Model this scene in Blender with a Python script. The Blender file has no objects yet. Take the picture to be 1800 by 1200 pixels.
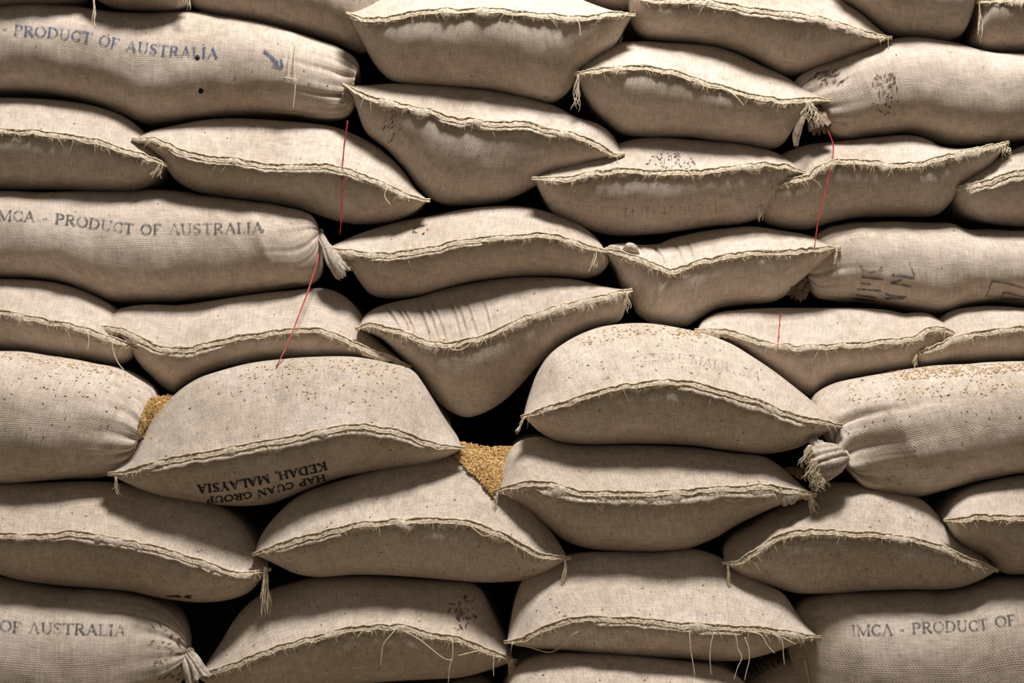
import bpy, bmesh, math, random
import numpy as np
from mathutils import Vector, noise
from mathutils.bvhtree import BVHTree

random.seed(7); np.random.seed(7)
scene = bpy.context.scene
COL = scene.collection

# ------------------------------------------------------------------ camera, light, exposure
CAM = Vector((0.0, -4.2, 0.0))
FRAME_W = 1.98                       # metres seen across the frame in the plane y = 0
cd = bpy.data.cameras.new('camera'); cam = bpy.data.objects.new('camera', cd); COL.objects.link(cam)
cam.location = CAM; cam.rotation_euler = (math.pi/2, 0, 0)
cd.sensor_width = 36.0; cd.lens = 36.0*4.2/FRAME_W; cd.clip_start = 0.05
scene.camera = cam

world = bpy.data.worlds.new('world'); scene.world = world; world.use_nodes = True
bg = world.node_tree.nodes['Background']
bg.inputs[0].default_value = (1.0, 0.92, 0.81, 1); bg.inputs[1].default_value = 0.178

ld = bpy.data.lights.new('skylight', 'AREA'); ld.shape = 'RECTANGLE'; ld.size = 0.78; ld.size_y = 0.62
ld.energy = 228; ld.color = (1.0, 0.975, 0.95)
lo = bpy.data.objects.new('skylight', ld); COL.objects.link(lo)
lo.location = (0.40, -1.27, 3.25)
lo.rotation_euler = (Vector((0, 0.0, 0)) - lo.location).to_track_quat('-Z', 'Y').to_euler()

vs = scene.view_settings
vs.view_transform = 'Standard'; vs.look = 'None'; vs.exposure = 0.0; vs.gamma = 1.0; vs.use_curve_mapping = False

# ------------------------------------------------------------------ helpers
def P(px, py, y=0.0):
    """point at depth y seen at pixel (px, py) of the 1800 x 1200 frame"""
    k = (y - CAM.y)/4.2*FRAME_W/1800.0
    return Vector(((px-900.0)*k, y, (600.0-py)*k))
def Pn(a, y):
    k = (y - CAM.y)/4.2*FRAME_W/1800.0
    return np.stack([(a[:, 0]-900.0)*k, y, (600.0-a[:, 1])*k], 1)

def spline(pts, n):
    """catmull-rom through pts, resampled to n+1 points evenly by length"""
    p = np.array(pts, float)
    d = np.sqrt(((p[1:]-p[:-1])**2).sum(1)); keep = np.r_[True, d > 1e-3]; p = p[keep]
    d = np.sqrt(((p[1:]-p[:-1])**2).sum(1))**0.5
    t = np.r_[0, np.cumsum(d)]
    m = np.zeros_like(p)
    for i in range(1, len(p)-1):
        d0, d1 = t[i]-t[i-1], t[i+1]-t[i]
        m[i] = ((p[i]-p[i-1])/d0*d1 + (p[i+1]-p[i])/d1*d0)/(d0+d1)
    m[0] = (p[1]-p[0])/(t[1]-t[0]); m[-1] = (p[-1]-p[-2])/(t[-1]-t[-2])
    out = []
    for i in range(len(p)-1):
        h = t[i+1]-t[i]; s = np.linspace(0, 1, 24, endpoint=False)[:, None]
        out.append((2*s**3-3*s**2+1)*p[i] + (s**3-2*s**2+s)*h*m[i] + (-2*s**3+3*s**2)*p[i+1] + (s**3-s**2)*h*m[i+1])
    out.append(p[-1:]); q = np.concatenate(out)
    L = np.r_[0, np.cumsum(np.sqrt(((q[1:]-q[:-1])**2).sum(1)))]
    u = np.linspace(0, L[-1], n+1)
    return np.stack([np.interp(u, L, q[:, k]) for k in range(q.shape[1])], 1)

def bez(p0, p1, p2, p3, t):
    return (1-t)**3*p0 + 3*(1-t)**2*t*p1 + 3*(1-t)*t*t*p2 + t**3*p3

def n1(x, seed):
    return noise.noise((x, seed*7.31, seed*3.17))

def mesh_obj(name, verts, faces, mat, parent=None, smooth=True, uvs=None, origin=None):
    me = bpy.data.meshes.new(name)
    o = np.array(verts, float)
    if origin is not None: o = o - np.array(origin)
    me.from_pydata(o.tolist(), [], faces)
    if smooth: me.polygons.foreach_set('use_smooth', [True]*len(me.polygons))
    if uvs is not None:
        uvl = me.uv_layers.new(name='UVMap'); li = np.zeros(len(me.loops), int); me.loops.foreach_get('vertex_index', li)
        uvl.data.foreach_set('uv', np.array(uvs, float)[li].ravel())
    me.materials.append(mat); me.update()
    ob = bpy.data.objects.new(name, me); COL.objects.link(ob)
    if parent is not None:
        ob.parent = parent
    elif origin is not None:
        ob.location = origin
    return ob

def tag(o, label=None, cat=None, group=None, kind=None):
    if label: o['label'] = label
    if cat: o['category'] = cat
    if group: o['group'] = group
    if kind: o['kind'] = kind
    return o

class MB:
    """collects tubes and spindles into one mesh"""
    def __init__(s): s.v = []; s.f = []
    def tube(s, pts, r, sides=5, r1=None):
        pts = [Vector(p) for p in pts]; n = len(pts); b = len(s.v)
        for i, p in enumerate(pts):
            T = (pts[min(i+1, n-1)] - pts[max(i-1, 0)]); T = T.normalized() if T.length > 1e-9 else Vector((0, 0, 1))
            A = T.cross(Vector((0.13, 1, 0.21))).normalized(); B = T.cross(A)
            rr = r[i] if hasattr(r, '__len__') else (r if r1 is None else r + (r1-r)*i/(n-1))
            for k in range(sides):
                a = 2*math.pi*k/sides; s.v.append(p + A*math.cos(a)*rr + B*math.sin(a)*rr)
        for i in range(n-1):
            for k in range(sides):
                k2 = (k+1) % sides
                s.f.append((b+i*sides+k, b+i*sides+k2, b+(i+1)*sides+k2, b+(i+1)*sides+k))
        s.f.append(tuple(b+k for k in range(sides))[::-1]); s.f.append(tuple(b+(n-1)*sides+k for k in range(sides)))
    def grain(s, p, axis, l, w):
        axis = axis.normalized(); A = axis.cross(Vector((.3, .5, .8))).normalized(); B = axis.cross(A); b = len(s.v)
        s.v.append(p-axis*l/2)
        for q, k in ((-.22, 1), (.2, .9)):
            for a in range(4):
                an = a*math.pi/2; s.v.append(p+axis*l*q+(A*math.cos(an)+B*math.sin(an)*.8)*w/2*k)
        s.v.append(p+axis*l/2)
        for a in range(4):
            a2 = (a+1) % 4
            s.f.append((b, b+1+a2, b+1+a)); s.f.append((b+1+a, b+1+a2, b+5+a2, b+5+a)); s.f.append((b+9, b+5+a, b+5+a2))
    def build(s, name, mat, parent=None, origin=None, smooth=True):
        return mesh_obj(name, [tuple(v) for v in s.v], s.f, mat, parent, smooth, None, origin)

# ------------------------------------------------------------------ materials
def new_mat(name):
    m = bpy.data.materials.new(name); m.use_nodes = True; nt = m.node_tree; nt.nodes.clear()
    out = nt.nodes.new('ShaderNodeOutputMaterial'); b = nt.nodes.new('ShaderNodeBsdfPrincipled')
    b.inputs['Roughness'].default_value = 0.9; b.inputs['Specular IOR Level'].default_value = 0.15
    nt.links.new(b.outputs[0], out.inputs[0]); return m, nt, b, out
def node(nt, kind, **kw):
    n = nt.nodes.new(kind)
    for k, v in kw.items(): setattr(n, k, v)
    return n
def mix(nt, fac, a, b, blend='MIX'):
    n = nt.nodes.new('ShaderNodeMix'); n.data_type = 'RGBA'; n.blend_type = blend
    for s, v in ((0, fac), (6, a), (7, b)):
        if hasattr(v, 'type') and not isinstance(v, (tuple, list, float, int)): nt.links.new(v, n.inputs[s])
        else: n.inputs[s].default_value = v if s == 0 else (*v, 1)
    return n.outputs[2]
def ramp(nt, src, stops):
    r = nt.nodes.new('ShaderNodeValToRGB'); nt.links.new(src, r.inputs[0]); e = r.color_ramp.elements
    while len(e) < len(stops): e.new(0.5)
    for i, (p, c) in enumerate(stops): e[i].position = p; e[i].color = (c, c, c, 1) if isinstance(c, (int, float)) else (*c, 1)
    return r.outputs[0]

def fabric(name, c_light, c_dark, speck=0.5):
    """coarse jute cloth: twill weave, faint stains, dark flecks"""
    m, nt, b, out = new_mat(name); L = nt.links.new
    tc = node(nt, 'ShaderNodeTexCoord'); oi = node(nt, 'ShaderNodeObjectInfo')
    add = node(nt, 'ShaderNodeVectorMath', operation='ADD'); L(tc.outputs['Object'], add.inputs[0])
    cmb = node(nt, 'ShaderNodeCombineXYZ'); mul = node(nt, 'ShaderNodeMath', operation='MULTIPLY'); mul.inputs[1].default_value = 37.0
    L(oi.outputs['Random'], mul.inputs[0]); L(mul.outputs[0], cmb.inputs[0]); L(mul.outputs[0], cmb.inputs[2]); L(cmb.outputs[0], add.inputs[1])
    big = node(nt, 'ShaderNodeTexNoise'); big.inputs['Scale'].default_value = 7; big.inputs['Detail'].default_value = 5; L(add.outputs[0], big.inputs[0])
    col = mix(nt, ramp(nt, big.outputs[0], [(0.36, 0.0), (0.66, 1.0)]), c_dark, c_light)
    # blotchy dust
    mid = node(nt, 'ShaderNodeTexNoise'); mid.inputs['Scale'].default_value = 55; mid.inputs['Detail'].default_value = 6; mid.inputs['Roughness'].default_value = 0.7; L(add.outputs[0], mid.inputs[0])
    col = mix(nt, 0.42, col, ramp(nt, mid.outputs[0], [(0.3, 0.28), (0.5, 0.5), (0.72, 0.72)]), 'OVERLAY')
    # yarn streaks along and across the weave
    for ang, sc in ((0, (30, 420, 1)), (1, (420, 26, 1))):
        mp = node(nt, 'ShaderNodeMapping'); mp.inputs['Scale'].default_value = sc; L(tc.outputs['UV'], mp.inputs[0])
        st = node(nt, 'ShaderNodeTexNoise'); st.inputs['Scale'].default_value = 1.0; st.inputs['Detail'].default_value = 2; L(mp.outputs[0], st.inputs[0])
        col = mix(nt, 0.55, col, ramp(nt, st.outputs[0], [(0.25, 0.34), (0.75, 0.66)]), 'OVERLAY')
    # weave
    w = node(nt, 'ShaderNodeTexWave', wave_type='BANDS', bands_direction='DIAGONAL'); w.inputs['Scale'].default_value = 104; w.inputs['Distortion'].default_value = 2.5; w.inputs['Detail'].default_value = 2
    L(tc.outputs['UV'], w.inputs[0])
    w2 = node(nt, 'ShaderNodeTexWave', wave_type='BANDS', bands_direction='Y'); w2.inputs['Scale'].default_value = 150; w2.inputs['Distortion'].default_value = 1.0; L(tc.outputs['UV'], w2.inputs[0])
    col = mix(nt, 0.11, col, w.outputs[0], 'OVERLAY')
    # flecks
    fl = node(nt, 'ShaderNodeTexNoise'); fl.inputs['Scale'].default_value = 330; fl.inputs['Detail'].default_value = 2; L(add.outputs[0], fl.inputs[0])
    fk = ramp(nt, fl.outputs[0], [(0.30, 1.0), (0.40, 0.0)])
    sp = node(nt, 'ShaderNodeMath', operation='MULTIPLY'); sp.inputs[1].default_value = speck; L(fk, sp.inputs[0])
    col = mix(nt, sp.outputs[0], col, (0.10, 0.075, 0.05))
    fk2 = ramp(nt, fl.outputs[0], [(0.62, 0.0), (0.70, 1.0)])
    sp2 = node(nt, 'ShaderNodeMath', operation='MULTIPLY'); sp2.inputs[1].default_value = 0.35*speck+0.08; L(fk2, sp2.inputs[0])
    col = mix(nt, sp2.outputs[0], col, (0.74, 0.69, 0.61))
    # each piece a little lighter or darker
    hs = node(nt, 'ShaderNodeHueSaturation'); mr = node(nt, 'ShaderNodeMapRange'); mr.inputs[3].default_value = 0.93; mr.inputs[4].default_value = 1.07
    L(oi.outputs['Random'], mr.inputs[0]); L(mr.outputs[0], hs.inputs['Value']); L(col, hs.inputs['Color'])
    L(hs.outputs[0], b.inputs['Base Color'])
    ad = node(nt, 'ShaderNodeMath', operation='ADD'); L(w.outputs[1], ad.inputs[0]); L(w2.outputs[1], ad.inputs[1])
    ad2 = node(nt, 'ShaderNodeMath', operation='MULTIPLY_ADD'); L(mid.outputs[0], ad2.inputs[0]); ad2.inputs[1].default_value = 2.5; L(ad.outputs[0], ad2.inputs[2])
    bp = node(nt, 'ShaderNodeBump'); bp.inputs['Strength'].default_value = 0.30; bp.inputs['Distance'].default_value = 0.0011
    L(ad2.outputs[0], bp.inputs['Height']); L(bp.outputs[0], b.inputs['Normal'])
    b.inputs['Sheen Weight'].default_value = 0.08
    return m

def plain(name, c, c2=None, scale=150, rough=0.9):
    m, nt, b, out = new_mat(name); b.inputs['Roughness'].default_value = rough
    tc = node(nt, 'ShaderNodeTexCoord'); n = node(nt, 'ShaderNodeTexNoise'); n.inputs['Scale'].default_value = scale; n.inputs['Detail'].default_value = 4
    nt.links.new(tc.outputs['Object'], n.inputs[0])
    c2 = c2 or tuple(x*0.7 for x in c)
    nt.links.new(mix(nt, ramp(nt, n.outputs[0], [(0.35, 0.0), (0.65, 1.0)]), c2, c), b.inputs['Base Color'])
    return m

def ink(name, c, lo, hi, strength):
    """worn ink: pigment broken up by the weave"""
    m, nt, b, out = new_mat(name); b.inputs['Base Color'].default_value = (*c, 1)
    tc = node(nt, 'ShaderNodeTexCoord'); n = node(nt, 'ShaderNodeTexNoise'); n.inputs['Scale'].default_value = 260; n.inputs['Detail'].default_value = 3
    nt.links.new(tc.outputs['Object'], n.inputs[0])
    n2 = node(nt, 'ShaderNodeTexNoise'); n2.inputs['Scale'].default_value = 38; nt.links.new(tc.outputs['Object'], n2.inputs[0])
    mm = node(nt, 'ShaderNodeMath', operation='MULTIPLY_ADD'); mm.inputs[1].default_value = 0.7; nt.links.new(n2.outputs[0], mm.inputs[0]); nt.links.new(n.outputs[0], mm.inputs[2])
    f = ramp(nt, mm.outputs[0], [(lo, 0.0), (hi, strength)])
    t = node(nt, 'ShaderNodeBsdfTransparent'); ms = node(nt, 'ShaderNodeMixShader')
    nt.links.new(f, ms.inputs[0]); nt.links.new(t.outputs[0], ms.inputs[1]); nt.links.new(b.outputs[0], ms.inputs[2]); nt.links.new(ms.outputs[0], out.inputs[0])
    return m

M = {}
M['jute'] = fabric('jute_cloth', (0.540, 0.452, 0.382), (0.440, 0.360, 0.288), 0.16)
M['dusty'] = fabric('jute_cloth_dusty', (0.530, 0.447, 0.374), (0.440, 0.360, 0.285), 0.50)
M['hem'] = plain('hem_cloth', (0.62, 0.53, 0.43), (0.34, 0.265, 0.195), 170)
M['twine'] = plain('stitching_twine', (0.68, 0.58, 0.41), (0.44, 0.34, 0.21), 300)
M['fibre'] = plain('loose_fibre', (0.76, 0.67, 0.50), (0.56, 0.46, 0.31), 200)
M['tail'] = plain('gathered_cloth', (0.52, 0.445, 0.375), (0.34, 0.28, 0.225), 160)
M['tail_brown'] = plain('stained_gathered_cloth', (0.27, 0.20, 0.145), (0.13, 0.09, 0.062), 140)
M['red'] = plain('red_plastic_string', (0.40, 0.035, 0.035), (0.28, 0.025, 0.025), 60, 0.55)
M['pale_red'] = plain('faded_red_string', (0.48, 0.11, 0.09), (0.36, 0.06, 0.055), 60, 0.55)
M['grain'] = plain('rice_husk', (0.74, 0.54, 0.27), (0.50, 0.32, 0.13), 420)
M['chaff'] = plain('chaff', (0.42, 0.30, 0.12), (0.10, 0.07, 0.035), 260)
M['mound'] = plain('grain_bed', (0.52, 0.36, 0.16), (0.28, 0.17, 0.06), 500)
M['ink_blue'] = ink('faded_blue_ink', (0.085, 0.11, 0.20), 0.58, 0.90, 0.80)
M['ink_grey'] = ink('faded_grey_ink', (0.10, 0.098, 0.10), 0.62, 0.92, 0.78)
M['ink_black'] = ink('black_ink', (0.022, 0.020, 0.026), 0.48, 0.75, 0.97)
M['ink_faint'] = ink('ghosted_ink', (0.16, 0.14, 0.12), 0.74, 1.05, 0.36)
M['ink_red'] = ink('brown_red_stain', (0.085, 0.028, 0.025), 0.52, 0.80, 0.92)
M['hole'] = plain('dark_hole', (0.012, 0.010, 0.008))
M['wall'] = plain('gap_shade_wall', (0.035, 0.032, 0.03), (0.02, 0.018, 0.016), 3)  # near-black: shade deep between the sacks is put into the wall colour
M['floor'] = plain('concrete_floor', (0.22, 0.175, 0.125), (0.16, 0.125, 0.085), 4)

# ------------------------------------------------------------------ the setting
def slab(name, x0, x1, y0, y1, z0, z1, mat):
    v = [(x, y, z) for x in (x0, x1) for y in (y0, y1) for z in (z0, z1)]
    f = [(0, 1, 3, 2), (4, 6, 7, 5), (0, 4, 5, 1), (2, 3, 7, 6), (0, 2, 6, 4), (1, 5, 7, 3)]
    o = mesh_obj(name, v, f, mat, None, False, None, (0, 0, 0)); o['kind'] = 'structure'; return o
FLOOR_Z = -0.86
slab('floor', -6, 6, -6, 1.5, FLOOR_Z-0.1, FLOOR_Z, M['floor'])
slab('wall_back', -6, 6, 0.69, 0.79, FLOOR_Z, 3.2, M['wall'])  # added close behind the sacks to keep light out of the gaps

# ------------------------------------------------------------------ sacks
BV = {}          # sack key -> BVH of its cloth, in world space
ROOT = {}; ORIG = {}; SEAM = {}
GROUP = 'filled jute sacks stacked in the pile'

def sack_root(key, label, origin):
    e = bpy.data.objects.new('grain_sack', None); e.empty_display_size = 0.05; COL.objects.link(e); e.location = origin
    tag(e, label, 'sack', GROUP); ROOT[key] = e; ORIG[key] = Vector(origin); return e

def end_sack(key, label, U, S, L, y1, D0=0.15, pk=(1.0, 1.0), mat='jute', hem=1.0, tips=0.35, fray=14, back=0.55, lift=0.0, seed=None, tipmin=0.22, folds=()):
    """a sack lying with its sewn mouth towards us: U, S, L are the crown, the seam and the belly line"""
    seed = seed if seed is not None else (sum(ord(c)*(i+3) for i, c in enumerate(key)) % 97) + 1
    n = 330 if folds else 150; nt = 26
    U = spline(U, n); S = spline(S, n); L = spline(L, n)
    u = np.linspace(0, 1, n+1)
    S[:, 1] += np.array([2.2*n1(x*16, seed) + 1.7*n1(x*38, seed+5) + .8*n1(x*90, seed+6) for x in u])*np.minimum(1, 8*u*(1-u))
    h = np.abs(L[:, 1]-U[:, 1]); hm = h.max()
    prof = np.clip(h/hm, 0, 1)**0.6; prof = tipmin + (1-tipmin)*prof
    D = D0*prof
    bow = (2*u-1)**2
    ys = y1 - D0 + tips*D0*bow**1.5
    yo = ys + D
    So = Pn(S, ys); Uo = Pn(U, yo); Lo = Pn(L, yo)
    # a little of the seam line is pulled in towards the outline ends
    t = np.linspace(0, 1, nt+1)
    py_u, pz_u = bez(0, .30, .62, 1, t), bez(0, .40, 1.0, 1, t)
    py_l, pz_l = bez(0, -.16, .36, 1, t), bez(0, .36, 1.0, 1, t)
    width = np.sqrt(((So[1:]-So[:-1])**2).sum(1)).sum()
    verts = []; uvs = []; iu = []; il = []
    pu = np.array([n1(x*width*62, seed+2)*.6 + n1(x*width*130, seed+3)*.4 for x in u])
    pl = np.array([n1(x*width*58, seed+8)*.6 + n1(x*width*120, seed+9)*.4 for x in u])
    def sheet(Oo, py, pz, sgn, pkv, pka):
        idx = []
        for j in range(nt+1):
            q = np.empty_like(So)
            q[:, 0] = So[:, 0] + (Oo[:, 0]-So[:, 0])*pz[j]
            q[:, 2] = So[:, 2] + (Oo[:, 2]-So[:, 2])*pz[j]
            q[:, 1] = So[:, 1] + (Oo[:, 1]-So[:, 1])*py[j]
            dist = t[j]*hm*0.0006
            env = math.exp(-dist/0.030)*min(1, t[j]*9)*(1-t[j])
            am = 0.0032*pka*env*np.minimum(1, 6*u*(1-u))
            lump = np.array([noise.noise((a[0]*9+seed, a[1]*9, a[2]*9)) + .5*noise.noise((a[0]*24+seed, a[1]*24, a[2]*24)) for a in q])*0.0042*math.sin(math.pi*t[j])*np.minimum(1, 5*u*(1-u))
            dsp = pkv*am + lump
            for uc, am_, wd, sl, t0, t1, sd in folds:
                if sd == sgn and t0 < t[j] < t1:
                    dsp = dsp - am_*np.exp(-((u-uc-sl*t[j])/wd)**2)*math.sin(math.pi*(t[j]-t0)/(t1-t0))**.6 + .5*am_*np.exp(-((u-uc-sl*t[j]-2.2*wd)/wd)**2)*math.sin(math.pi*(t[j]-t0)/(t1-t0))**.6
            q[:, 1] -= dsp*.75; q[:, 2] += sgn*dsp*.65
            base = len(verts); verts.extend(q.tolist()); idx.append(list(range(base, base+n+1)))
            vv = sgn*t[j]*(hm*0.0007+D0*.5)
            uvs.extend([(a*width+seed*.37, vv) for a in u])
        return idx
    iu = sheet(Uo, py_u, pz_u, 1, pu, pk[0]); il = sheet(Lo, py_l, pz_l, -1, pl, pk[1])
    # the rest of the sack runs back into the pile, a little slimmer and rounder
    Mo = (Uo+Lo)/2
    ui = 0.07+0.86*u
    def interp(A): return np.stack([np.interp(ui, u, A[:, k]) for k in range(3)], 1)
    Ui, Li = interp(Uo), interp(Lo); Mi = (Ui+Li)/2
    for dy, kx, kz in ((.05, .35, .97), (.13, .8, .93), (.30, 1.0, .92), (back-.06, 1.0, .86), (back, .97, .55)):
        for A, Ai, idx, sgn in ((Uo, Ui, iu, 1), (Lo, Li, il, -1)):
            q = (1-kx)*A + kx*Ai; m = (1-kx)*Mo + kx*Mi
            q = m + (q-m)*kz; q[:, 1] = np.maximum(y1, yo) + dy
            base = len(verts); verts.extend(q.tolist()); idx.append(list(range(base, base+n+1)))
            uvs.extend([(a*width+seed*.37, sgn*(hm*0.0007+D0*.5+dy)) for a in u])
    faces = []
    for j in range(len(iu)-1):
        a, b_ = iu[j], iu[j+1]; c, d = il[j], il[j+1]
        for i in range(n):
            faces.append((a[i], a[i+1], b_[i+1], b_[i])); faces.append((c[i+1], c[i], d[i], d[i+1]))
        for i, fl in ((0, 0), (n, 1)):
            fcs = (a[i], b_[i], d[i], c[i]); faces.append(fcs if not fl else fcs[::-1])
    for i in range(n): faces.append((iu[-1][i], iu[-1][i+1], il[-1][i+1], il[-1][i]))
    v = np.array(verts)
    org = Vector(((v[:, 0].min()+v[:, 0].max())/2, y1+.1, v[:, 2].min()))
    root = sack_root(key, label, org)
    mesh_obj('body', verts, faces, M[mat], root, True, uvs, org)
    BV[key] = BVHTree.FromPolygons([tuple(x) for x in verts], faces)
    SEAM[key] = So
    # folded hem along the seam
    ns = len(So); hv = []; hf = []; T = np.gradient(So, axis=0); T /= np.linalg.norm(T, axis=1)[:, None]
    Nf = np.array([0, -1.0, 0]); ext = 0.006
    tube_a = []; tube_b = []
    for i in range(ns):
        up = np.cross(T[i], Nf); up /= np.linalg.norm(up)
        if up[2] < 0: up = -up
        x = u[i]*width
        w = hem*(1.0 + .75*n1(x*38, seed+11) + .7*n1(x*105, seed+12)); w = max(w, .25); tw = .0026*n1(x*55, seed+13) + .0016*n1(x*120, seed+14)
        e = min(1, .35+10*u[i]*(1-u[i]))
        prf = [(-.006, .0042), (.0020, .0058), (.0068, .0044+tw), (.0096, -.0016), (.0094+tw, -.0100*w), (.0074+tw, -.0104*w), (.0058, -.0036), (-.006, -.0026)]
        c = So[i].copy()
        if i == 0: c = c - T[i]*ext
        if i == ns-1: c = c + T[i]*ext
        lf = .0016*n1(x*46, seed+17) + .0011*n1(x*110, seed+18); sz = 1+.35*n1(x*28, seed+19)
        for f, g in prf: hv.append(c + Nf*f*e*sz + up*(g*sz+lf)*e)
        wob = lf+.0014*n1(x*90, seed+15); wob2 = lf+.0024*n1(x*60, seed+16)
        tube_a.append(c + Nf*(.0074*e) + up*(.0050*e+wob)); tube_b.append(c + Nf*(.0098*e) + up*(-.0046*e+wob2))
    for i in range(ns-1):
        for k in range(8):
            k2 = (k+1) % 8; hf.append((i*8+k, i*8+k2, (i+1)*8+k2, (i+1)*8+k))
    hf.append(tuple(range(8))); hf.append(tuple((ns-1)*8+k for k in range(8))[::-1])
    hem_o = mesh_obj('hem', hv, hf, M['hem'], root, True, None, org)
    mb = MB()
    rs = [0.00150+.0005*math.sin(i*2.1) for i in range(ns)]
    mb.tube(tube_a, rs, 5); mb.tube(tube_b, [r*.85 for r in rs], 5)
    mb.build('stitching', M['twine'], hem_o, org)
    # short frayed ends
    if fray:
        rnd = random.Random(seed*13+1); mb = MB()
        for _ in range(fray*4):
            i = rnd.randrange(3, ns-3); p = Vector(So[i]) + Vector((0, -.0075, rnd.uniform(-.006, .003)))
            l = rnd.uniform(.006, .020) if rnd.random() < .85 else rnd.uniform(.02, .04)
            dx = rnd.uniform(-1, 1)*l*.7; pts = []
            for k in range(6):
                s = k/5; pts.append(p + Vector((dx*s + .002*math.sin(3*s+i), -.004*math.sin(2.2*s), -l*s*s*(.4+.6*rnd.random()*0+.3))))
            mb.tube(pts, .00055, 4, .0003)
        tag(mb.build('loose_threads', M['fibre'], hem_o, org), kind='stuff')
    return root

def side_sack(key, label, U, L, yf, depth=0.19, K=None, Kdir=-1, ky=-0.02, pleat=1.0, mat='jute', ex=2.3, npl=15, seed=None, plen=0.10, funnel=.13, fexp=.6):
    """a sack lying along the pile: U, L run from the far end to the tied end K; yf is its nearest depth"""
    seed = seed if seed is not None else (sum(ord(c)*(i+3) for i, c in enumerate(key)) % 97) + 1
    n = 170; m = 132
    yc = yf + depth
    U = spline(U, 600); L = spline(L, 600)
    u = np.linspace(0, 1, n+1); u = 1-(1-u)**1.5
    U = np.stack([np.interp(u, np.linspace(0, 1, 601), U[:, k]) for k in (0, 1)], 1); L = np.stack([np.interp(u, np.linspace(0, 1, 601), L[:, k]) for k in (0, 1)], 1)
    h = np.sqrt(((U-L)**2).sum(1)); hm = np.median(h)
    d = depth*np.clip(h/hm, 0.035, 1.05)**0.75
    # near the tie the cloth is drawn in to K, a little behind the front of the sack
    sm = np.clip((u-.80)/.20, 0, 1)**2*(3-2*np.clip((u-.80)/.20, 0, 1)) if K is not None else np.zeros(n+1)
    ycs = yc + ky*sm
    Uo = Pn(U, ycs); Lo = Pn(L, ycs); C = (Uo+Lo)/2; A = (Uo-Lo)/2
    ah = np.linalg.norm(A, axis=1)
    verts = []; uvs = []; faces = []
    s = np.r_[0, np.cumsum(np.linalg.norm(C[1:]-C[:-1], axis=1))]
    Kp = C[-1]; e = np.linalg.norm(C-Kp, axis=1)
    if K is not None: d = np.minimum(d, depth*np.clip((e+.002)/funnel, 0, 1)**fexp)
    db = d*(.30/depth)
    for j in range(n+1):
        Ah = A[j]/max(ah[j], 1e-6)
        for k in range(m):
            a = 2*math.pi*k/m
            ca, sa = math.cos(a), math.sin(a)
            cz = math.copysign(abs(ca)**(2/ex), ca); cy = math.copysign(abs(sa)**(2/ex), sa)
            q = C[j] + A[j]*cz + np.array([0, -1.0, 0])*(d[j] if cy > 0 else db[j])*cy
            amp = noise.noise((q[0]*8+seed, q[1]*8, q[2]*8))*.005 + noise.noise((q[0]*22+seed, q[1]*22, q[2]*22))*.0022
            amp *= min(1, ah[j]/.06)
            if K is not None and cy > -.3:
                dk = math.sqrt(((q-Kp)**2).sum())
                if dk < 4*plen:
                    ph = npl*a/2 + 2.4*n1(a*1.3, seed+4)
                    cr = ((1-abs(math.sin(ph)))**2.2 + .35*(1-abs(math.sin(2.37*ph+1)))**2)*(.55+.9*abs(n1(a*2.3, seed+7)))
                    amp -= pleat*min(.0095, .38*(ah[j]+.004))*math.exp(-dk/plen*(1+.8*n1(a*1.9, seed+5)))*(cr-.25)*1.5
            q = q + (np.array([0, -1.0, 0])*cy + Ah*cz)*amp
            verts.append(q); uvs.append((s[j]+seed*.31, a/6.283*.62))
    for j in range(n):
        for k in range(m):
            k2 = (k+1) % m; faces.append((j*m+k, j*m+k2, (j+1)*m+k2, (j+1)*m+k))
    faces.append(tuple(range(m))[::-1]); faces.append(tuple(n*m+k for k in range(m)))
    if np.dot(C[-1]-C[0], [1, 0, 0]) > 0: faces = [f[::-1] for f in faces]
    v = np.array(verts); org = Vector((float(C[:, 0].mean()), yc, float(v[:, 2].min())))
    root = sack_root(key, label, org)
    mesh_obj('body', verts, faces, M[mat], root, True, uvs, org)
    BV[key] = BVHTree.FromPolygons([tuple(x) for x in verts], faces)
    return root

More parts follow.
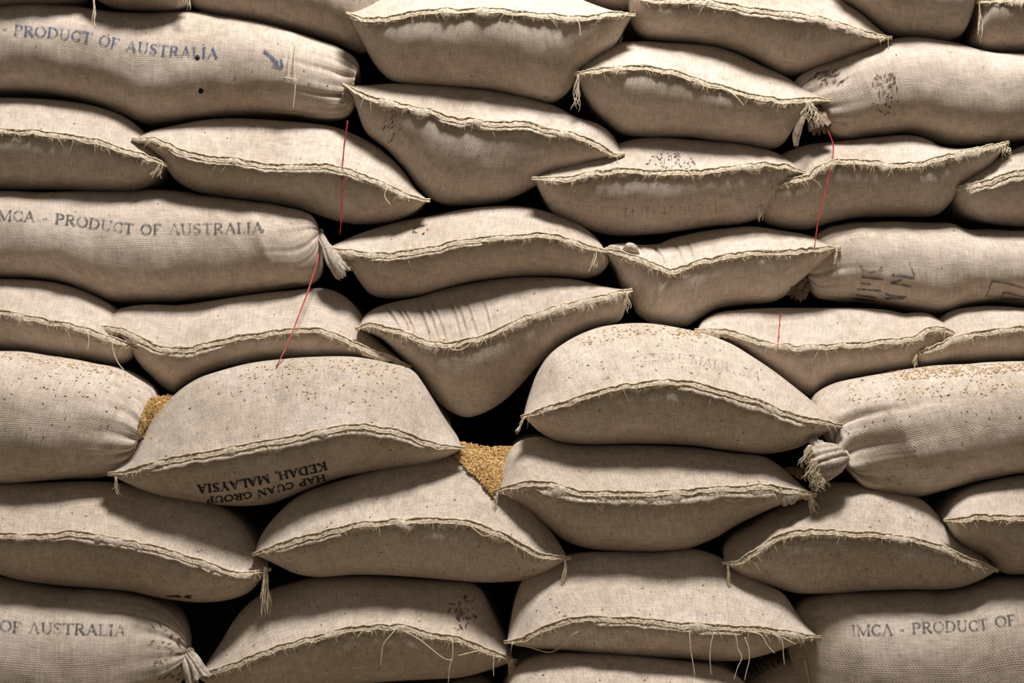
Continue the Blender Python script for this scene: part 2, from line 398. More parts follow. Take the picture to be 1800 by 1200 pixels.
def gathered_tail(key, path, radii, mat='tail', pleats=9, amp=.22, seed=1, squash=.7, tie=True, name='tied_end'):
    """the bunched mouth of the cloth beyond the tie; path of (px, py, depth)"""
    pts = spline([tuple(P(*p)) for p in path], 24); R = np.interp(np.linspace(0, 1, 25), np.linspace(0, 1, len(radii)), radii)
    m = 90; verts = []; faces = []
    for j in range(25):
        T = Vector(pts[min(j+1, 24)]-pts[max(j-1, 0)]).normalized(); A = T.cross(Vector((.1, 1, .1))).normalized(); B = T.cross(A)
        for k in range(m):
            a = 2*math.pi*k/m
            r = R[j]*(1 - 1.6*amp*(1-abs(math.sin(pleats*a/2 + 3*n1(a*.8+j*.05, seed))))**1.8 + .5*amp*n1(math.cos(a)*2+j*.12, seed+3) + (.25*n1(a*5, seed+6) if j > 20 else 0))
            verts.append(Vector(pts[j]) + A*math.cos(a)*r + B*math.sin(a)*r*squash + (T*R[j]*.5*n1(a*4, seed+9) if j > 21 else Vector()))
    for j in range(24):
        for k in range(m):
            k2 = (k+1) % m; faces.append((j*m+k, j*m+k2, (j+1)*m+k2, (j+1)*m+k))
    # hollow mouth
    c = len(verts); verts.append(Vector(pts[20])); faces += [(24*m+k, 24*m+(k+1) % m, c) for k in range(m)]
    verts = [tuple(v) for v in verts]
    o = mesh_obj(name, verts, faces, M[mat], ROOT[key], True, None, ORIG[key])
    if tie:
        T = Vector(pts[1]-pts[0]).normalized(); A = T.cross(Vector((.1, 1, .1))).normalized(); B = T.cross(A); mb = MB()
        for q in range(3):
            mb.tube([Vector(pts[1])+T*(.0022*q)+(A*math.cos(a)+B*math.sin(a)*squash)*R[1]*1.2 for a in [2*math.pi*k/20 for k in range(21)]], .0014, 5)
        mb.build('tie_string', M['twine'], o, ORIG[key])
    return o

def hit(px, py, keys=None):
    """first cloth met along the sight line through a pixel"""
    d = (P(px, py, 0)-CAM).normalized(); best = None
    for k in (keys or BV):
        r = BV[k].ray_cast(CAM, d)
        if r[0] is not None and (best is None or r[3] < best[3]): best = (*r, k)
    return best

def threads(key, polys, r=.0012, name='hanging_thread', mat='fibre', off=.009, free=None):
    """long loose threads: each a polyline of pixels laid just in front of the cloth"""
    for pl in polys:
        q = spline(pl, max(6, len(pl)*6)); y0 = None; pts = []
        for x, y in q:
            if free is not None: yy = free
            else:
                hh = hit(x, y); yy = hh[0].y - off if hh else (y0 or 0)
                y0 = yy if y0 is None else min(yy, y0); yy = y0
            pts.append(P(x, y, yy))
        mb = MB(); mb.tube(pts, r, 5, r*.6); mb.build(name, M[mat], ROOT[key], ORIG[key])

def tassel(key, px, py, l, n=12, seed=3, dx=0, spread=6, y=None, r=.0008, mat='fibre', curl=3):
    """ravelled corner of a hem: a bundle of strands hanging from a point"""
    rnd = random.Random(seed); mb = MB()
    if y is None:
        S = SEAM[key]; k = int(np.argmin([(P(px, py, s[1]).x-s[0])**2 + (P(px, py, s[1]).z-s[2])**2 for s in S])); y = S[k][1]-.004
    for i in range(n):
        ll = l*rnd.uniform(.55, 1.0); ox = rnd.uniform(-1, 1)*spread; ph = rnd.uniform(0, 6.3); pts = []
        for k in range(12):
            s = k/11; pts.append(P(px + dx*s + ox*(.25+.75*s) + curl*math.sin(ph+s*6)*s, py+ll*s, y-.004*rnd.random()*0 - .006*math.sin(ph+s*2)))
        mb.tube(pts, r*rnd.uniform(.7, 1.3), 4, r*.6)
    return tag(mb.build('corner_tassel', M[mat], ROOT[key], ORIG[key]), kind='stuff')

def torn_edge(key, u0, u1, drop=.011, wide=.008, seed=1):
    """a second, ragged lip of cloth hanging just under the hem"""
    So = SEAM[key]; n = len(So)-1; i0, i1 = int(u0*n), int(u1*n); verts = []; faces = []
    idx = np.linspace(i0, i1, 170)
    for q, f in enumerate(idx):
        i = int(min(f, n-1)); p = So[i]+(So[i+1]-So[i])*(f-i); x = f*.09+seed
        s = q/169; e = min(1, 9*s*(1-s)+.15)
        dr = drop*e*(1+.25*n1(x*.6, seed+1)); w = wide*e*(.75+.7*n1(x*1.1, seed+2)+.5*n1(x*3.1, seed+3)); w = max(w, .0015)
        cur = .004*n1(x*.9, seed+5)
        for fy, fz in ((.004, -.002), (.0105, -dr), (.0125+cur, -dr-w), (.0110+cur, -dr-w*1.02), (.0090, -dr), (.002, -.004)):
            verts.append((p[0], p[1]-fy*e, p[2]+fz))
    for q in range(169):
        for k in range(6):
            k2 = (k+1) % 6; faces.append((q*6+k, (q+1)*6+k, (q+1)*6+k2, q*6+k2))
    return mesh_obj('torn_edge', verts, faces, M['hem'], ROOT[key], True, None, ORIG[key])

# ------------------------------------------------------------------ the pile, from the top course down
def ES(key, label, U, S, L, **kw): return end_sack(key, label, U, S, L, **kw)
R1 = dict(y1=.12, D0=.115)
# top course, mostly above the frame
ES('A1', 'sack at the very top left corner, only its dark underside showing',
   [(-190,-60),(-120,-110),(0,-125),(90,-115),(150,-75),(172,-45)], [(-190,-60),(-60,-52),(60,-50),(172,-45)], [(-190,-60),(-150,-5),(-60,14),(20,14),(92,9),(140,3),(165,-18),(172,-45)], y1=.08, D0=.11)
ES('A2', 'sack at the top edge with a pale thread dangling from either corner',
   [(158,-38),(190,-90),(250,-100),(300,-90),(338,-30)], [(158,-38),(250,-42),(338,-30)], [(158,-38),(172,0),(210,14),(260,17),(300,17),(325,8),(338,-30)], y1=.07, D0=.10)
ES('A3', 'large shaded sack at the top edge, right above the blue lettering',
   [(325,-70),(380,-120),(480,-140),(580,-130),(650,-60),(675,-10)], [(325,-70),(450,-50),(560,-35),(675,-10)], [(325,-70),(330,0),(360,24),(420,36),(520,56),(590,76),(640,92),(668,70),(678,20),(675,-10)], y1=.12, D0=.10)
ES('A4', 'sack near the top centre with a level wavy mouth seam and both corners pointed',
   [(612,25),(650,8),(700,-14),(790,-38),(890,-42),(970,-26),(1030,3),(1075,19),(1112,26)],
   [(612,25),(640,36),(665,36),(700,32),(740,23),(800,20),(860,20),(920,25),(980,30),(1035,33),(1075,26),(1112,26)],
   [(612,25),(635,70),(660,115),(690,142),(753,150),(863,158),(922,172),(970,180),(1000,160),(1017,130),(1047,104),(1083,77),(1102,42),(1112,26)], y1=.09, D0=.12, pk=(.8,.9))
ES('A5', 'dark sack wedged behind two pointed corners at the top edge, mostly hidden',
   [(970,-40),(1050,-80),(1150,-60),(1200,-30)], [(970,-40),(1080,-35),(1200,-30)], [(970,-40),(1000,0),(1050,16),(1100,20),(1150,10),(1200,-30)], y1=.17, D0=.09, back=.45)
ES('A6', 'sack at the top edge with seam sloping to a pointed corner and dangling thread',
   [(1106,-8),(1150,-45),(1250,-60),(1350,-50),(1430,-20),(1480,4),(1510,22),(1540,48),(1563,67)],
   [(1106,-8),(1140,1),(1200,3),(1250,6),(1310,17),(1370,25),(1420,31),(1480,46),(1530,62),(1563,67)],
   [(1106,-8),(1110,40),(1130,66),(1200,76),(1270,86),(1330,108),(1375,133),(1405,132),(1450,117),(1500,101),(1540,82),(1563,67)], y1=.11, D0=.115)
ES('A7', 'plump shaded sack at the top edge resting above the red-stained sack on the right',
   [(1465,-60),(1530,-110),(1620,-115),(1690,-90),(1722,-40)], [(1465,-60),(1560,-45),(1640,-42),(1722,-40)], [(1465,-60),(1480,-5),(1520,30),(1560,60),(1610,69),(1655,72),(1688,62),(1706,30),(1722,-40)], y1=.11, D0=.12)
ES('A8', 'sack in the top right corner with a ravelled thread hanging from its left tip',
   [(1718,4),(1740,-40),(1800,-60),(1900,-60),(1980,0)], [(1718,4),(1760,1),(1800,2),(1880,0),(1980,0)], [(1718,4),(1712,45),(1705,72),(1727,90),(1800,96),(1900,92),(1980,0)], y1=.12, D0=.11)
# second course
side_sack('B1', 'long sideways sack with blue lettering and two dark holes',
   [(-260,30),(-120,20),(0,14),(60,9),(120,12),(200,21),(270,23),(340,24),(420,36),(500,53),(555,70),(600,88),(626,110),(630,126),(620,136),(609,139)],
   [(-260,165),(-120,165),(0,166),(80,169),(160,180),(220,202),(262,218),(300,216),(370,207),(450,206),(520,209),(575,211),(608,203),(622,184),(621,164),(615,152),(609,145)], yf=-.005, depth=.13, K=1, ky=-.06, pleat=1.8, plen=.045, npl=16)
ES('B2', 'sack below the top centre sack, mouth seam running downhill to the right',
   [(607,150),(640,150),(700,147),(790,151),(870,159),(930,171),(975,186),(1014,206),(1055,220),(1079,241),(1093,270)],
   [(607,150),(636,168),(680,180),(724,191),(768,201),(797,212),(827,213),(871,219),(922,217),(959,230),(1010,239),(1047,254),(1080,272),(1093,270)],
   [(607,150),(625,186),(643,232),(680,263),(709,295),(740,335),(775,358),(827,361),(890,352),(935,330),(965,312),(1010,299),(1050,287),(1093,270)], y1=.11, D0=.115, pk=(.7,1.3), tips=.25)
ES('B3', 'sack beside the red-stained one, a knotted scrap hanging from its left corner',
   [(1014,130),(1039,99),(1076,79),(1120,73),(1177,75),(1250,81),(1294,94),(1331,112),(1375,132),(1404,150),(1433,165),(1455,177)],
   [(1014,130),(1047,127),(1091,121),(1127,119),(1171,125),(1213,138),(1250,150),(1287,160),(1323,170),(1375,178),(1419,176),(1455,177)],
   [(1014,130),(1025,160),(1043,192),(1065,214),(1091,234),(1130,241),(1213,242),(1250,248),(1305,255),(1352,263),(1375,254),(1397,222),(1419,199),(1437,188),(1455,177)], y1=.10, D0=.12)
side_sack('B4', 'long sack lying sideways at upper right with a brown-red stained patch',
   [(2060,110),(1900,100),(1800,97),(1763,95),(1712,90),(1672,78),(1617,69),(1562,72),(1500,88),(1452,105),(1415,124),(1396,146),(1402,168),(1420,184)],
   [(2060,240),(1900,244),(1800,248),(1727,257),(1661,255),(1628,244),(1598,237),(1543,242),(1490,247),(1464,238),(1452,220),(1440,205),(1430,196),(1424,189)], yf=.0, depth=.13, K=1, ky=-.06, pleat=1.4, plen=.05)
# third course
ES('C1', 'sack at the left edge under the blue-lettered one, its blunt right end frayed',
   [(-210,250),(-150,195),(-60,177),(0,172),(60,173),(120,178),(180,190),(230,212),(268,250),(290,289)],
   [(-210,250),(-100,236),(0,231),(73,235),(128,242),(183,253),(235,271),(264,280),(290,289)],
   [(-210,250),(-150,310),(-60,330),(0,333),(110,334),(183,336),(242,334),(271,320),(286,303),(290,289)], y1=.09, D0=.11, tips=.2)
ES('C2', 'sack with a red string hanging down across its sewn mouth',
   [(237,245),(264,231),(312,220),(352,212),(403,208),(477,211),(550,217),(587,223),(623,236),(660,256),(690,280),(712,304),(731,332),(751,351)],
   [(237,245),(279,249),(312,264),(348,275),(403,281),(458,290),(513,293),(568,292),(607,300),(643,313),(680,329),(717,345),(751,351)],
   [(237,245),(271,272),(293,296),(312,319),(348,338),(403,348),(477,359),(532,369),(587,387),(625,394),(680,391),(709,383),(735,368),(751,351)], y1=.10, D0=.115, tips=.25)
ES('C4', 'sack under the red-stained one, with a shaggy frayed seam and a string crossing it',
   [(1336,338),(1342,308),(1368,275),(1410,257),(1488,247),(1543,241),(1598,238),(1628,245),(1650,256),(1690,261),(1734,257),(1769,252)],
   [(1336,338),(1360,325),(1397,316),(1419,311),(1436,297),(1455,288),(1488,284),(1536,288),(1580,292),(1617,288),(1653,280),(1690,271),(1727,262),(1769,252)],
   [(1336,338),(1334,365),(1342,388),(1380,402),(1419,404),(1455,393),(1507,383),(1580,381),(1645,378),(1667,360),(1683,338),(1705,316),(1741,290),(1769,252)], y1=.105, D0=.115, hem=1.2, fray=40)
ES('C3', 'sack with a patch of brown chaff stuck on its crown near the seam',
   [(940,314),(1000,285),(1060,262),(1113,245),(1157,241),(1177,242),(1250,248),(1305,254),(1360,267),(1389,283),(1411,301)],
   [(940,314),(966,316),(995,314),(1039,306),(1083,302),(1142,303),(1230,303),(1294,295),(1345,290),(1378,293),(1411,301)],
   [(940,314),(955,348),(973,375),(1003,391),(1039,405),(1083,414),(1157,411),(1250,398),(1305,393),(1345,378),(1385,345),(1411,301)], y1=.105, D0=.115, tips=.1, pk=(.7,1.5))
ES('C5', 'sack at the right edge just beneath a frayed pointed corner',
   [(1678,331),(1697,308),(1727,290),(1760,274),(1800,256),(1880,248),(1980,290)], [(1678,331),(1708,326),(1741,319),(1771,307),(1800,303),(1880,300),(1980,290)], [(1678,331),(1676,352),(1685,369),(1705,382),(1741,392),(1800,398),(1890,390),(1980,290)], y1=.10, D0=.10)
# fourth course
side_sack('D1', 'long sack lying sideways with grey lettering and a flat cloth tail at its tied end',
   [(-260,345),(-120,340),(0,336),(73,338),(183,334),(293,334),(352,344),(440,354),(495,362),(532,370),(552,384),(560,404)],
   [(-260,480),(-120,485),(0,490),(73,492),(121,499),(165,517),(202,531),(293,532),(367,525),(440,516),(513,508),(548,500),(564,482),(567,455),(562,412)], yf=-.012, depth=.13, K=1, ky=-.08, pleat=1.3, plen=.035)
ES('D2', 'sack in the middle of the pile, its mouth seam arching between two level corners',
   [(575,437),(592,428),(636,409),(680,395),(713,387),(753,380),(808,369),(863,363),(918,363),(966,373),(1010,389),(1036,407),(1054,425),(1063,440)],
   [(575,437),(618,444),(662,448),(709,446),(753,439),(805,426),(856,420),(907,417),(959,415),(995,422),(1032,434),(1063,440)],
   [(575,437),(614,468),(632,495),(651,517),(680,525),(735,521),(775,509),(827,496),(900,488),(973,487),(1035,489),(1058,479),(1070,460),(1063,440)], y1=.09, D0=.115, tips=.2)
ES('D3', 'sack with a crease through its dipped seam and a raised right corner',
   [(1058,438),(1072,431),(1098,427),(1127,430),(1158,428),(1180,419),(1232,407),(1287,400),(1323,398),(1367,404),(1426,415),(1450,426),(1473,436)],
   [(1058,438),(1083,444),(1120,455),(1157,470),(1179,477),(1213,466),(1250,457),(1287,450),(1323,446),(1397,442),(1473,436)],
   [(1058,438),(1080,470),(1091,501),(1109,528),(1120,552),(1142,567),(1177,573),(1208,573),(1228,561),(1261,543),(1305,536),(1360,530),(1389,513),(1415,487),(1443,464),(1473,436)], y1=.10, D0=.115, pk=(.9,1.6), tips=.2, folds=[(.285,.006,.006,-.10,.02,.95,1),(.36,.003,.006,-.08,.02,.8,1),(.40,.003,.005,-.06,.02,.7,1),(.20,.003,.006,-.06,.02,.8,1),(.29,-.004,.006,0,.02,.6,-1)])
side_sack('D4', 'long sack lying sideways at the right with faint turned stencil marks',
   [(2060,410),(1900,406),(1800,406),(1740,406),(1690,404),(1664,392),(1617,391),(1543,390),(1488,392),(1452,401),(1432,416),(1420,440),(1416,462),(1418,476)],
   [(2060,530),(1900,538),(1800,540),(1745,534),(1690,540),(1653,551),(1620,552),(1591,547),(1525,534),(1470,529),(1438,523),(1426,510),(1420,496),(1419,484)], yf=-.005, depth=.13, K=1, ky=-.06, pleat=1.4, plen=.045)
# fifth course
ES('E1', 'sack at the left edge above the grain-strewn sideways sack',
   [(-210,560),(-150,510),(-60,493),(0,490),(73,493),(121,502),(165,519),(200,541),(225,575),(238,610)],
   [(-210,560),(-100,552),(0,550),(37,556),(73,563),(121,572),(158,581),(198,597),(238,610)],
   [(-210,560),(-150,602),(-60,612),(0,615),(55,622),(110,631),(165,637),(212,640),(233,628),(238,610)], y1=.07, D0=.10, tips=.2)
ES('E2', 'sack whose sagging mouth seam is crossed by a slanting red string',
   [(161,576),(185,558),(213,542),(257,535),(312,536),(367,529),(440,518),(513,510),(572,507),(605,520),(631,547),(655,590),(690,620),(718,643)],
   [(161,576),(194,577),(220,584),(249,597),(282,611),(323,615),(367,607),(411,595),(458,588),(513,582),(565,582),(601,593),(631,607),(660,621),(695,634),(718,643)],
   [(161,576),(200,597),(231,615),(245,638),(268,662),(290,682),(308,690),(325,677),(355,660),(396,646),(458,635),(513,631),(587,628),(645,631),(690,640),(718,643)], y1=.075, D0=.10, tips=.3)
ES('E3', 'sagging heart-shaped sack in the centre with deep creases above its seam',
   [(630,577),(640,556),(658,542),(695,530),(735,522),(775,509),(827,497),(900,487),(955,487),(1010,491),(1058,502),(1106,510)],
   [(630,577),(647,571),(676,576),(706,584),(728,593),(753,603),(783,606),(819,600),(856,591),(900,571),(937,556),(981,541),(1028,529),(1076,518),(1106,510)],
   [(630,577),(673,597),(695,618),(717,641),(739,667),(764,700),(790,722),(819,733),(849,726),(882,707),(918,674),(944,645),(973,619),(1010,594),(1054,575),(1090,563),(1100,540),(1106,510)], y1=.09, D0=.125, pk=(1.4,1.5), hem=1.25, tips=.12, fray=34, folds=[(.155+.036*i+.008*math.sin(i*2.3), .0052*(1-.045*i), .0045, -.025-.012*(i % 3), .03, .98-.05*i, 1) for i in range(10)])
ES('E4', 'sack with a thin faded red string hanging over its crown, on the right',
   [(1226,580),(1235,564),(1261,550),(1305,544),(1360,541),(1433,541),(1507,541),(1562,545),(1591,551),(1608,549),(1631,551),(1650,561),(1670,575),(1688,591)],
   [(1226,580),(1261,582),(1287,584),(1316,596),(1360,607),(1397,611),(1452,609),(1507,604),(1562,600),(1602,597),(1624,584),(1646,578),(1668,583),(1688,591)],
   [(1226,580),(1268,597),(1305,616),(1342,646),(1375,672),(1404,690),(1424,697),(1452,679),(1507,664),(1562,655),(1602,650),(1630,640),(1660,618),(1688,591)], y1=.07, D0=.10, tips=.2)
ES('E5', 'sack at the right edge above the grain, knotted tuft at its left corner',
   [(1607,624),(1625,596),(1650,563),(1672,546),(1708,539),(1763,538),(1800,541),(1880,545),(1980,575)],
   [(1607,624),(1628,616),(1653,607),(1686,593),(1727,585),(1763,582),(1800,578),(1880,576),(1980,575)],
   [(1607,624),(1609,640),(1617,646),(1653,642),(1727,639),(1800,637),(1890,632),(1980,575)], y1=.065, D0=.10, tips=.2)
# sixth course, standing forward of those above
side_sack('F1', 'sideways sack left of the lettered one, puckered tied end beside grain',
   [(-260,625),(-120,615),(0,616),(73,623),(147,634),(202,644),(238,660),(263,680),(271,705),(262,735),(250,757),(241,763)],
   [(-260,850),(-120,850),(0,849),(55,848),(110,844),(165,840),(205,832),(230,814),(240,792),(241,770)], yf=-.17, depth=.15, K=1, ky=-.09, pleat=2.4, mat='dusty', plen=.05, npl=16)
ES('F2', 'big sack with black upside-down lettering below its sewn mouth',
   [(194,832),(227,791),(257,754),(286,717),(312,689),(348,665),(385,652),(440,638),(495,631),(550,627),(623,627),(680,637),(724,650),(746,677),(764,710),(783,743),(803,773),(813,787)],
   [(194,832),(230,828),(257,820),(312,806),(367,796),(440,783),(513,770),(570,758),(618,751),(662,752),(709,761),(742,775),(775,784),(813,787)],
   [(194,832),(227,849),(257,862),(293,873),(348,882),(422,889),(477,884),(532,864),(587,843),(643,831),(717,820),(768,810),(795,798),(813,787)], y1=-.05, D0=.145, mat='dusty', hem=1.3, tips=.35, pk=(.5,1.0), fray=8)
ES('F3', 'big bulging sack right of centre with scattered grain on its rounded crown',
   [(920,731),(930,695),(944,656),(966,623),(1003,596),(1047,577),(1083,570),(1138,568),(1213,580),(1250,590),(1287,605),(1323,627),(1360,652),(1389,674),(1419,698),(1452,726),(1476,747)],
   [(920,731),(966,717),(1010,703),(1058,688),(1113,677),(1157,672),(1200,672),(1232,678),(1287,693),(1331,707),(1378,726),(1426,739),(1476,747)],
   [(920,731),(944,755),(973,773),(1010,780),(1120,780),(1213,783),(1287,793),(1342,798),(1397,788),(1436,768),(1476,747)], y1=-.05, D0=.145, mat='dusty', hem=1.2, tips=.35, pk=(.5,1.2), fray=10)
side_sack('F4', 'sideways sack at the right edge, grain on top, mouth tied in thick knot',
   [(2060,640),(1900,634),(1800,636),(1727,639),(1653,643),(1580,650),(1507,663),(1455,678),(1432,698),(1436,735),(1460,772),(1482,796)],
   [(2060,810),(1900,822),(1800,832),(1727,844),(1672,859),(1617,872),(1555,872),(1520,857),(1500,835),(1488,808)], yf=-.17, depth=.15, K=1, ky=-.12, pleat=1.9, mat='dusty', plen=.075, npl=12, funnel=.17, fexp=.95)
# seventh course
ES('G1', 'sack at the lower left edge with a pale tassel hanging from its right corner',
   [(-210,930),(-150,870),(-60,852),(0,850),(90,847),(183,846),(300,862),(380,884),(425,918),(450,955),(471,997)],
   [(-210,930),(-100,940),(0,941),(73,942),(147,938),(183,945),(238,954),(293,969),(348,987),(385,1000),(422,1009),(471,1000)],
   [(-210,930),(-150,985),(-60,1003),(0,1008),(37,1018),(110,1028),(183,1033),(238,1039),(293,1051),(348,1057),(403,1053),(440,1039),(471,1000)], y1=-.045, D0=.135, mat='dusty', pk=(.5,1.0), tips=.2)
ES('G2', 'sack under the black-lettered one, its seam arched high, grain heaped behind it',
   [(448,973),(458,943),(484,907),(530,868),(600,843),(680,818),(760,792),(830,790),(880,812),(925,872),(955,915),(981,951),(998,981)],
   [(448,973),(477,963),(513,951),(568,937),(615,925),(662,920),(717,916),(772,914),(827,921),(874,936),(918,958),(955,976),(998,981)],
   [(448,973),(488,992),(521,1007),(557,1013),(623,1009),(662,1009),(753,1015),(863,1023),(937,1015),(973,998),(998,981)], y1=-.06, D0=.14, mat='dusty', hem=1.2, pk=(.6,.8), tips=.3)
ES('G3', 'sack squeezed below the big bulging one, with a torn white edge along its seam',
   [(873,863),(884,820),(903,782),(940,768),(1010,780),(1120,781),(1213,785),(1287,795),(1342,802),(1367,816),(1389,834),(1408,852),(1430,868)],
   [(873,863),(893,857),(929,850),(966,850),(1003,862),(1047,866),(1120,868),(1193,864),(1240,861),(1287,857),(1342,855),(1389,862),(1430,868)],
   [(873,863),(929,897),(962,926),(992,949),(1028,962),(1102,969),(1193,967),(1213,962),(1257,944),(1287,926),(1323,907),(1367,888),(1404,878),(1430,868)], y1=-.06, D0=.14, mat='dusty', hem=1.9, pk=(.6,1.0), tips=.3)
ES('G4', 'sack at lower right with a twisted tuft hanging from its left corner',
   [(1274,989),(1272,965),(1287,943),(1323,921),(1360,895),(1404,875),(1450,853),(1500,848),(1560,862),(1617,876),(1642,897),(1661,922),(1685,948),(1718,968),(1750,1001)],
   [(1274,989),(1298,987),(1323,973),(1360,949),(1397,937),(1452,934),(1507,938),(1580,945),(1635,956),(1672,971),(1708,987),(1750,1001)],
   [(1274,989),(1305,1014),(1345,1026),(1397,1041),(1452,1042),(1525,1037),(1598,1035),(1653,1035),(1690,1030),(1727,1015),(1750,1001)], y1=-.06, D0=.135, mat='dusty', pk=(.6,1.2), tips=.3)
ES('G5', 'sack at the right edge below the knotted sideways one, with a rounded left corner',
   [(1664,914),(1672,889),(1697,862),(1740,846),(1800,834),(1890,830),(1990,890)], [(1664,914),(1690,912),(1712,909),(1760,909),(1800,910),(1890,905),(1990,890)], [(1664,914),(1675,945),(1697,963),(1727,978),(1749,997),(1765,1007),(1800,1008),(1890,1004),(1990,890)], y1=-.07, D0=.13, pk=(.6,1.0), tips=.15)
# eighth course
side_sack('H1', 'sideways sack in the bottom left corner with grey lettering and a red-stained puckered end',
   [(-260,1010),(-120,1010),(0,1011),(110,1029),(183,1035),(238,1041),(279,1055),(304,1074),(323,1102),(330,1126),(330,1140)],
   [(-260,1270),(-120,1274),(0,1276),(110,1274),(200,1264),(270,1240),(312,1205),(328,1172),(331,1150)], yf=-.19, depth=.15, K=1, ky=-.08, pleat=1.9, plen=.055, npl=16)
ES('H2', 'sack at the bottom left of centre with long hairs hanging off its frayed seam',
   [(348,1188),(367,1160),(389,1127),(411,1090),(433,1064),(462,1042),(513,1025),(557,1014),(643,1011),(753,1018),(827,1024),(849,1040),(863,1072),(878,1102),(893,1134),(903,1160)],
   [(348,1188),(403,1171),(458,1149),(513,1131),(587,1112),(640,1103),(698,1101),(746,1112),(808,1124),(856,1142),(903,1160)],
   [(348,1188),(390,1212),(450,1224),(550,1209),(643,1199),(753,1192),(808,1189),(856,1177),(903,1160)], y1=-.05, D0=.14, mat='dusty', pk=(.5,1.0), tips=.3, fray=30)
ES('H3', 'sack at the bottom right of centre with loose threads trailing below its seam',
   [(891,1128),(898,1090),(905,1055),(920,1018),(950,990),(1010,973),(1080,969),(1150,970),(1220,965),(1280,985),(1340,1022),(1378,1044),(1397,1072),(1415,1097),(1438,1119)],
   [(891,1128),(918,1123),(955,1105),(992,1091),(1047,1086),(1120,1090),(1193,1097),(1240,1100),(1287,1103),(1342,1106),(1397,1114),(1438,1119)],
   [(891,1128),(937,1136),(1010,1142),(1083,1151),(1193,1156),(1250,1160),(1305,1158),(1360,1143),(1397,1130),(1438,1119)], y1=-.085, D0=.14, mat='dusty', pk=(.5,.9), tips=.3, hem=1.3, fray=26)
side_sack('H4', 'sideways sack in the bottom right corner with grey lettering partly in shade',
   [(2060,1000),(1900,1005),(1800,1010),(1740,1016),(1690,1032),(1653,1037),(1598,1037),(1525,1039),(1452,1044),(1405,1060),(1388,1095),(1384,1130),(1388,1150)],
   [(2060,1262),(1900,1268),(1800,1272),(1690,1275),(1598,1275),(1525,1272),(1452,1262),(1412,1235),(1396,1205),(1390,1175),(1389,1158)], yf=-.195, depth=.14, K=1, ky=-.02, pleat=.5, plen=.05)
# lowest course, cut by the bottom of the frame
ES('I1', 'sack cut off by the bottom edge under the trailing threads',
   [(872,1262),(888,1215),(905,1176),(950,1153),(1050,1148),(1180,1160),(1260,1172),(1310,1200),(1345,1262)], [(872,1262),(1000,1250),(1110,1248),(1230,1252),(1345,1262)], [(872,1262),(900,1320),(1000,1345),(1110,1350),(1230,1345),(1310,1320),(1345,1262)], y1=-.15, D0=.13, mat='dusty')
side_sack('I2', 'crumpled shaded sack at the bottom edge with smudged dark print',
   [(1610,1235),(1540,1232),(1470,1205),(1430,1150),(1400,1142),(1360,1154),(1330,1172),(1300,1196),(1290,1222)],
   [(1610,1345),(1540,1350),(1470,1352),(1430,1352),(1400,1352),(1360,1345),(1330,1325),(1300,1285),(1290,1240)], yf=-.13, depth=.12)
ES('I3', 'dark sliver of a sack at the bottom edge below the hairy seam',
   [(400,1290),(450,1240),(560,1222),(680,1210),(780,1202),(845,1188),(870,1206),(885,1290)], [(400,1290),(560,1282),(720,1280),(885,1290)], [(400,1290),(450,1345),(600,1360),(760,1358),(850,1340),(885,1290)], y1=.0, D0=.12, mat='dusty')

# bunched cloth beyond each tie
gathered_tail('B1', [(609,142,.095),(608,156,.05),(612,178,.035)], [.005,.009,.013], mat='tail', seed=3, amp=.2)
gathered_tail('B4', [(1423,187,.09),(1434,200,.03),(1442,228,.015)], [.008,.018,.022], mat='tail_brown', seed=5, amp=.25)
gathered_tail('D1', [(560,408,.06),(568,424,.01),(583,450,-.01),(597,468,-.012),(607,480,-.01)], [.008,.0085,.009,.019,.020], seed=8, amp=.16, pleats=7, squash=.45)
gathered_tail('D4', [(1420,480,.09),(1411,496,.06),(1399,518,.045)], [.008,.019,.022], mat='tail_brown', seed=9, amp=.25)
gathered_tail('F1', [(241,766,-.11),(248,769,-.105),(257,773,-.09)], [.005,.007,.009], seed=12, amp=.2)
gathered_tail('F4', [(1488,802,-.138),(1470,806,-.155),(1448,811,-.165),(1426,816,-.16)], [.007,.028,.037,.033], seed=15, amp=.14, pleats=11, squash=.85)
gathered_tail('H1', [(330,1145,-.125),(338,1168,-.155),(350,1196,-.16)], [.009,.020,.026], mat='tail', seed=18, amp=.25)

torn_edge('G3', .06, .96, drop=.013, wide=.011, seed=2); torn_edge('F3', .45, .93, drop=.011, wide=.009, seed=3)
torn_edge('F2', .04, .97, drop=.010, wide=.009, seed=4); torn_edge('G1', .40, .93, drop=.009, wide=.007, seed=5)
torn_edge('G2', .05, .30, drop=.009, wide=.007, seed=6); torn_edge('C2', .05, .85, drop=.008, wide=.006, seed=7)
torn_edge('E2', .08, .45, drop=.010, wide=.007, seed=8); torn_edge('B2', .30, .80, drop=.009, wide=.008, seed=9)
torn_edge('A6', .25, .75, drop=.008, wide=.007, seed=10); torn_edge('C5', .05, .5, drop=.010, wide=.008, seed=11)
torn_edge('H3', .25, .80, drop=.009, wide=.006, seed=12); torn_edge('D2', .10, .60, drop=.008, wide=.005, seed=13)

